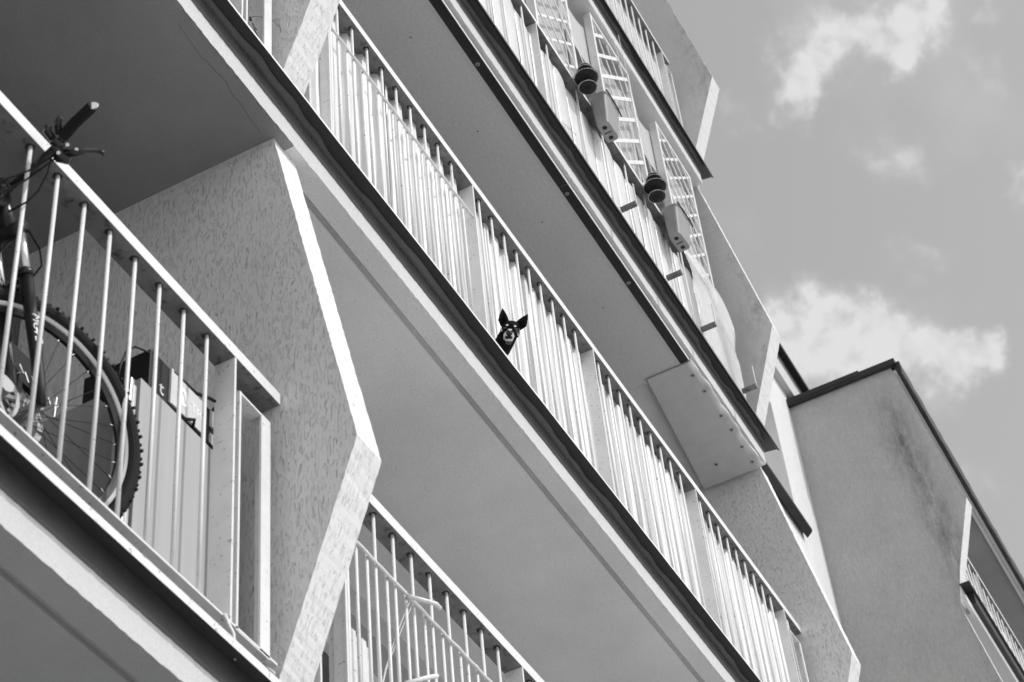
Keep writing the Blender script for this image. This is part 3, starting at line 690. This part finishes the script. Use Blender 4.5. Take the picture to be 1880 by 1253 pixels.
k = MB(); k.tube([fp(.555, .072, .004), fp(.56, .0, .0), fp(.555, -.072, .004)], .022, 12); k.tube([fp(.56, 0, .01), fp(.70, 0, .0)], .024, 14); k.build('fork_crown', MT['frameblk'], BK, smooth=True)
stem = V((2.885, .12, 6.13)); bc = V((2.897, .125, 6.140))
k = MB(); k.tube([fp(.69, 0, 0), fp(.74, 0, 0)], .022, 12); k.tube([fp(.725, 0, 0), fp(.725, 0, 0).lerp(bc, .5)+V((0, 0, .005)), bc], [.022, .02, .022], 12); k.build('stem', MT['frameblk'], BK, smooth=True)
bar = [(2.835, -.20, 6.223), (2.850, -.13, 6.213), (2.872, -.06, 6.188), (2.884, .02, 6.158), (2.892, .09, 6.140), (2.90, .13, 6.138), (2.915, .19, 6.140), (2.955, .36, 6.19), (2.965, .50, 6.22)]
k = MB(); k.tube(bar, .0115, 12); hb = k.build('handlebar', MT['frameblk'], BK, smooth=True)
k = MB(); k.tube([(2.833, -.205, 6.2245), (2.850, -.13, 6.213), (2.864, -.082, 6.199)], .0170, 18); k.tube([(2.830, -.2065, 6.2249), (2.833, -.205, 6.2245)], .0172, 18, 1); k.build('grip', [MT['rubber'], MT['plastic_g']], hb, bevel=.002)
k = MB(); k.tube([(2.955, .36, 6.19), (2.965, .50, 6.22)], .0165, 16); k.build('grip', MT['rubber'], hb)
k = MB(); k.tube([(2.868, -.07, 6.195), (2.873, -.052, 6.186)], .021, 14); k.tube([(2.868, -.05, 6.185), (2.895, -.055, 6.163), (2.912, -.075, 6.155)], [.018, .021, .016], 10)
k.tube([(2.860, -.055, 6.20), (2.835, -.05, 6.215), (2.825, -.06, 6.225)], [.012, .013, .012], 10); k.tube([(2.855, -.075, 6.205), (2.835, -.085, 6.232), (2.83, -.1, 6.24)], [.01, .012, .011], 10)
bl = k.build('brake_clamp', MT['frameblk'], hb, smooth=True)
k = MB(); k.tube([(2.895, -.07, 6.165), (2.905, -.10, 6.160), (2.918, -.125, 6.168), (2.945, -.135, 6.19), (2.955, -.15, 6.185), (2.962, -.155, 6.176)], [.014, .012, .008, .007, .0065, .006], 10); k.build('brake_lever', MT['frameblk'], bl, smooth=True)
k = MB()
for p in ((2.885, -.083, 6.186), (2.90, -.105, 6.166), (2.878, -.06, 6.158)): k.tube([V(p)+V((-.004, -.004, -.006)), V(p)+V((.003, .0, .004))], .0055, 8)
k.build('bolt', MT['chrome'], bl)
k = MB()
k.tube([(2.875, -.04, 6.15), (2.872, -.035, 6.08), (2.86, -.02, 6.0), (2.83, -.01, 5.93), (2.80, .02, 5.88)], .003, 6)
k.tube([(2.88, -.05, 6.16), (2.80, -.03, 6.02), (2.70, .0, 5.88), (2.60, .04, 5.82)], .003, 6); k.tube([(2.885, -.045, 6.15), (2.81, -.02, 6.0), (2.71, .02, 5.84), (2.60, .06, 5.78)], .003, 6)
k.tube([fp(.55, .07, .02), fp(.50, .08, .045), fp(.45, .075, .05), fp(.40, .065, .02)], .0028, 6)
k.build('cable', MT['cableblk'], BK, smooth=True)
k = MB(); k.tube([fp(.66, 0, 0), fp(.66, 0, -.15)+V((-.1, .02, -.1)), V((2.38, .30, 5.38))], [.026, .03, .03], 14); k.tube([fp(.70, 0, 0), V((2.25, .32, 5.92))], [.022, .019], 14); k.tube([V((2.38, .30, 5.38)), V((2.23, .33, 5.98))], .017, 12)
k.build('bike_frame', MT['frameblk'], BK, smooth=True)
k = MB(); cH = V((2.93, .10, 5.345))
for i in range(30):
    a_ = 2*math.pi*i/30; b_ = a_+2*math.pi/30; ex = (U*.98+Nn*.15).normalized()
    def q(a2, r_, n_): return cH + (U*math.cos(a2)+Wd*math.sin(a2))*r_ + Nn*n_
    if i % 2: k.add([q(a_, .050, 0), q(b_, .050, 0), q(b_, .064, 0), q(a_, .064, 0), q(a_, .050, -.004), q(b_, .050, -.004), q(b_, .064, -.004), q(a_, .064, -.004)], [(0,1,2,3), (7,6,5,4), (0,4,5,1), (2,6,7,3), (1,5,6,2), (0,3,7,4)])
    k.add([q(a_, .062, 0), q(b_, .062, 0), q(b_, .074, 0), q(a_, .074, 0), q(a_, .062, -.004), q(b_, .062, -.004), q(b_, .074, -.004), q(a_, .074, -.004)], [(0,1,2,3), (7,6,5,4), (0,4,5,1), (2,6,7,3), (1,5,6,2), (0,3,7,4)])
for i in range(5): k.tube([q(i*1.2566+.3, .01, -.002), q(i*1.2566+.3, .06, -.002)], .008, 6)
k.tube([cH, cH+Nn*.05], .02, 10)
k.build('brake_disc', MT['steel'], BK, label='larger bright perforated disc')
# ------------------------------------------------------------------ wire rack behind the wheel
CR = empty('wire_rack', (3.35, .5, 5.05), 'black folding rack with bright fittings behind the front wheel of the bike', 'rack')
k = MB(); k.box((3.33, .50, 6.035), (3.56, .52, 6.15)); k.box((3.43, .48, 5.62), (3.45, .5, 6.03)); k.build('panel', MT['plastic_d'], CR)
k = MB()
for i in range(10): x_ = 3.34+.028*i; k.tube([(x_+.06, .488, 6.03+random.uniform(-.03, .03)), (x_+.06+random.uniform(-.02, .03), .49, 6.07+random.uniform(-.02, .03))], random.uniform(.0015, .004), 6)
k.tube([(3.50, .48, 5.80), (3.52, .48, 6.12)], .004, 6); k.tube([(3.60, .48, 5.80), (3.61, .48, 6.07)], .004, 6); k.build('wire', MT['chrome'], CR)
k = MB(); k.tube([(3.32, .51, 5.05), (3.44, .49, 5.62)], .01, 8); k.tube([(3.6, .51, 5.05), (3.45, .49, 5.62)], .01, 8); k.build('leg', MT['plastic_d'], CR)
# ------------------------------------------------------------------ cabinet, case
CB = empty('storage_cabinet', (3.85, .3, 5.03), 'pale boarded cabinet standing behind the lower left railing by the dividing wall', 'cabinet')
xs = [3.594, 3.79, 3.98, 4.13]
for a_, b_ in zip(xs[:-1], xs[1:]):
    k = MB(); k.box((a_+.0012, .15, 5.145), (b_-.0012, .168, 5.972)); k.build('board', MT['wood'], CB, bevel=.0012)
k = MB(); k.box((3.594, .1685, 5.145), (3.612, .55, 5.97)); k.box((3.6125, .1685, 5.952), (4.13, .55, 5.97)); k.build('carcass', MT['wood'], CB)
TB = empty('folded_steel_frame', (3.55, .16, 5.03), 'bright folded steel tubes leaning at the left side of the pale cabinet', 'folded frame')
k = MB(); k.box((3.550, .15, 5.145), (3.566, .17, 5.94)); k.box((3.571, .155, 5.145), (3.585, .175, 5.93)); k.build('tube', MT['chrome'], TB, bevel=.002)
k = MB(); k.box((3.535, .16, 5.145), (3.549, .19, 5.90)); k.build('tube', MT['plastic_g'], TB)
TC = empty('tool_case', (3.87, .25, 5.975), 'tool case with pale front and white oval logo lying on the pale cabinet', 'tool case')
k = MB(); k.box((3.640, .155, 5.978), (4.10, .40, 6.135)); k.build('case_body', MT['plastic_d'], TC, bevel=.004)
k = MB(); k.box((3.752, .147, 5.990), (3.925, .1545, 6.122)); k.box((3.738, .145, 5.985), (3.749, .1545, 6.128)); k.build('front_panel', MT['plastic_g'], TC, bevel=.001)
k = MB(); k.box((3.955, .147, 6.06), (4.08, .1545, 6.125)); k.box((3.955, .1475, 5.985), (4.02, .1545, 6.03)); k.build('front_panel', MT['plastic_g'], TC, bevel=.001)
k = MB(); n_ = 30; cx_, cz_ = 3.800, 6.058
vs = []
for i in range(n_): a_ = 2*math.pi*i/n_; vs.append((cx_+.031*math.cos(a_), .1462, cz_+.037*math.sin(a_)))
k.add(vs, [tuple(range(n_))]); lg = k.build('logo', MT['letters'], TC, solid=.0008)
k = MB(); k.tube([(3.785, .1452, 6.04), (3.80, .1452, 6.078), (3.815, .1452, 6.04)], .0028, 5); k.build('logo_mark', MT['outline'], lg)
text_mesh('lettering', 'TRI', .052, MT['letters'], TC, (3.843, .1462, 6.036), (1, 0, 0), (0, 0, 1))
text_mesh('lettering', 't', .075, MT['letters'], TC, (3.690, .1545, 5.995), (1, 0, 0), (0, 0, 1))
k = MB(); k.tube([(3.735, .153, 5.980), (3.82, .150, 5.982), (3.85, .135, 5.995), (3.865, .150, 5.982), (4.08, .153, 5.980)], .006, 8); k.tube([(3.75, .16, 6.137), (3.88, .155, 6.142), (3.935, .135, 6.150), (3.965, .13, 6.152), (3.967, .152, 6.13)], .006, 8); k.build('handle', MT['plastic_d'], TC, smooth=True)
k = MB(); k.tube([(3.500, .16, 5.90), (3.508, .16, 5.96), (3.53, .16, 6.03), (3.57, .16, 6.085), (3.61, .16, 6.105), (3.66, .16, 6.125), (3.70, .16, 6.133)], .0035, 8); WL = k.build('cable_loop', MT['plastic_d'], None, smooth=True)
WL['label'] = 'thin black cable looping over to the corner of the tool case'; WL['category'] = 'cable'
k = MB(); k.box((3.487, .17, 5.855), (3.532, .23, 5.918)); BG = k.build('black_box', MT['plastic_d'], None, bevel=.006)
BG['label'] = 'small black ribbed box between the wheel and the steel tubes'; BG['category'] = 'box'
SH = V((-.078, -.06, -.095))
for o_ in (CB, TB, TC, WL, BG): o_.location = o_.location + SH
# ------------------------------------------------------------------ lower right balcony items
k = MB(); nx = 60
k.grid(lambda u, v: (4.60+.24*u, .095+.012*(1 if math.sin(u*22) > 0 else -1)*.5, 5.05+(5.715-5.05)*v), nx, 4); WB = k.build('white_board', MT['white'], None, solid=.002)
WB['label'] = 'white ribbed board standing behind the lower right railing near the pier'; WB['category'] = 'board'
DR = empty('drying_rack', (5.1, -.02, 5.6), 'white clothes drying arms with cords hooked on the lower right railing', 'drying rack')
k = MB(); k.tube([(4.955, .0, 5.965), (5.10, -.03, 6.013), (5.125, -.032, 6.008)], .0085, 10); k.build('arm', MT['white'], DR, smooth=True)
k = MB(); k.tube([(4.90, .0, 5.57), (5.03, -.02, 5.665), (5.07, -.03, 5.69)], .0085, 10); k.build('arm', MT['white'], DR, smooth=True)
k = MB(); k.tube([(5.17, .10, 6.15), (5.04, .10, 5.90), (4.95, .10, 5.70), (4.90, .10, 5.55)], .0016, 5); k.tube([(5.19, .10, 6.15), (5.05, .10, 5.89), (4.955, .10, 5.70), (4.90, .10, 5.55)], .0016, 5); k.build('cord', MT['cord'], DR)
# wire twig on the top left frame
k = MB(); k.tube([(4.006, .05, 8.209), (4.04, .045, 8.25), (4.067, .04, 8.276), (4.118, .02, 8.300), (4.145, .0, 8.27), (4.13, -.012, 8.21)], .0010, 5)
k.tube([(4.019, .05, 8.19), (4.035, .05, 8.179), (4.033, .05, 8.166), (4.071, .05, 8.144)], .0018, 5); k.tube([(4.035, .05, 8.179), (4.055, .05, 8.185)], .0014, 5); k.tube([(4.006, .05, 8.209), (4.008, .05, 8.19), (4.013, .05, 8.20)], .005, 5)
TW = k.build('dry_twig', MT['plastic_d'], None); TW['label'] = 'thin dry twig caught on the frame at the top left corner'; TW['category'] = 'twig'
# ------------------------------------------------------------------ dog
O = V((5.985, -.055, 8.105)) + RX*(-.009) + RY*(-.004)
def dp(r_, u_, o_): return O + RX*(r_/1000) + (-RY)*(u_/1000) + (-RZ)*(o_/1000)
bm = bmesh.new()
def ell(c, rad, basis=None):
    mat = Matrix.Identity(4)
    bx_ = basis or (RX, -RY, -RZ)
    for i in range(3):
        for j in range(3): mat[i][j] = bx_[j][i]*rad[j]/1000
    mat.translation = c; bmesh.ops.create_icosphere(bm, subdivisions=3, radius=1, matrix=mat)
ell(dp(6, 16, -40), (42, 31, 42)); ell(dp(1, 0, -28), (45, 27, 32)); ell(dp(8, 32, -42), (27, 15, 26))
ell(dp(-2, -10, 2), (22, 18, 34)); ell(dp(-4, -22, 0), (26, 20, 30)); ell(dp(-6, -36, -8), (20, 15, 26))
ell(dp(-27, -6, -28), (19, 20, 20)); ell(dp(28, -12, -28), (17, 20, 20))
ell(dp(-13, 25, -9), (10, 6, 8)); ell(dp(25, 20, -9), (10, 6, 8))
def caps(p, q, r0, r1, n=7):
    for i in range(n+1):
        t = i/n; c = p.lerp(q, t); r_ = r0+(r1-r0)*t; ell(c, (r_, r_, r_))
nb = dp(-50, -100, -18)
caps(dp(0, -5, -52), dp(-22, -48, -42), 41, 43); caps(dp(-22, -48, -42), nb, 43, 43); caps(nb, V((6.04, .13, 7.99)), 43, 50, 5)
caps(V((6.02, .13, 7.99)), V((6.15, .34, 7.98)), 58, 62, 6)
for (px_, py_) in ((6.00, .12), (6.09, .15), (6.10, .36), (6.19, .33)): caps(V((px_, py_, 7.96)), V((px_, py_, 7.835)), 17, 11, 6)
caps(V((6.18, .38, 8.0)), V((6.25, .46, 8.06)), 12, 6, 5)
def ear(base, tip, hw, out, curl):
    n1, n2_ = 10, 6; b0 = dp(*base); t0 = dp(*tip); ax_ = t0-b0; ln = ax_.length; ax_.normalize(); side = ax_.cross(-RZ).normalized(); nrm = side.cross(ax_)
    for i in range(13):
        t = i/12; wd_ = hw*(math.sin(min(1, t*1.25+.32)*math.pi*.5) if t < .3 else 1)*(1-max(0, (t-.25)/.75)**1.5)
        nn = max(1, int(wd_/3))
        for j in range(-nn, nn+1):
            s_ = j/nn; c = b0+ax_*ln*t + side*(s_*wd_/1000*.92) + nrm*((.006*(abs(s_)**2)-.004)*curl)
            ell(c, (3.4, 3.4, 3.4))
ear((-27, 24, -42), (-32, 99, -36), 24.5, 0, 1); ear((40, 12, -42), (80, 73, -36), 24.5, 0, 1)
dm = bpy.data.meshes.new('dog_src'); bm.to_mesh(dm); bm.free()
do = bpy.data.objects.new('dog_src', dm); COL.objects.link(do)
rm = do.modifiers.new('r', 'REMESH'); rm.mode = 'VOXEL'; rm.voxel_size = .0026; rm.use_smooth_shade = True
sm = do.modifiers.new('s', 'SMOOTH'); sm.iterations = 3; sm.factor = .5
dg = bpy.context.evaluated_depsgraph_get(); dme = bpy.data.meshes.new_from_object(do.evaluated_get(dg)); bpy.data.objects.remove(do)
DG = empty('dog', (6.05, .15, 7.83), 'small black dog with upright ears poking its head out through the middle railing', 'dog')
ca = dme.color_attributes.new('fur', 'FLOAT_COLOR', 'POINT')
def blob(x, y, cx_, cy_, rx_, ry_): return ((x-cx_)/rx_)**2+((y-cy_)/ry_)**2
for i, v in enumerate(dme.vertices):
    d = (v.co-O)*1000; x, y, z = d.dot(RX), d.dot(-RY), d.dot(-RZ)
    n_ = noise.noise(v.co*400)*.25; c = .004
    if z > -26:
        if blob(x, y, -4, -25, 25, 26) + n_ < 1 and z > -18: c = .72
        if blob(x, y, -5, -52, 15, 10) + n_ < 1: c = .09
        if blob(x, y, -5, -29, 17, 9) + n_*.6 < 1: c = .03
        if blob(x, y, -5, -41, 17, 5.5) + n_*.5 < 1: c = .75
        if blob(x, y, -2, -10, 15, 12) + n_*.4 < 1: c = .015
        if blob(x, y, 1, 6, 10, 4) + n_ < 1: c = .6
    if z > -42:
        for (a_, b_) in ((-11, 26), (24, 21)):
            if blob(x, y, a_, b_, 6, 4.2) < 1: c = .85
        for (a_, b_) in ((-37, 4), (38, -17)):
            if blob(x, y, a_, b_, 4.5, 7) < 1: c = .55
        if 2 < blob(x, y, 30, 2, 8, 5) < 4.5 and x > 22 and n_ > 0: c = .25
    if y > 44 or (x > 52 and y > 26): c = .018 if z > -39 else .005
    if y < -108 and x > -40: c = .5
    ca.data[i].color = (c, c, c, 1)
off = DG.location
for v in dme.vertices: v.co -= off
a = M('dog_fur', .02, .8, spec=.12); at = a.N.new('ShaderNodeAttribute'); at.attribute_name = 'fur'; a.L.new(at.outputs['Color'], a.b.inputs['Base Color']); a.bump(a.noise(420, 3, .6, (1, 1, .4)), .003); mf = a.done()
dme.materials.clear(); dme.materials.append(mf)
db = bpy.data.objects.new('body', dme); COL.objects.link(db); db.parent = DG
def ball(name, c, rad, mat, parent):
    b_ = bmesh.new(); mat4 = Matrix.Identity(4)
    for i in range(3):
        for j, bx_ in enumerate((RX, -RY, -RZ)): mat4[i][j] = bx_[i]*rad[j]/1000
    mat4.translation = c-off; bmesh.ops.create_icosphere(b_, subdivisions=3, radius=1, matrix=mat4)
    me = bpy.data.meshes.new(name); b_.to_mesh(me); b_.free(); me.materials.append(mat)
    for p in me.polygons: p.use_smooth = True
    o = bpy.data.objects.new(name, me); COL.objects.link(o); o.parent = parent; return o
eye = M('dog_eye', .01, .08, spec=.8).done(); nosem = M('dog_nose', .008, .3, spec=.6).done()
ball('eye', dp(-20, 12, -1), (8, 6.5, 6), eye, DG); ball('eye', dp(28, 2, -1), (8, 6.5, 6), eye, DG); ball('nose', dp(-2, -9, 33), (12, 9.5, 8), nosem, DG)
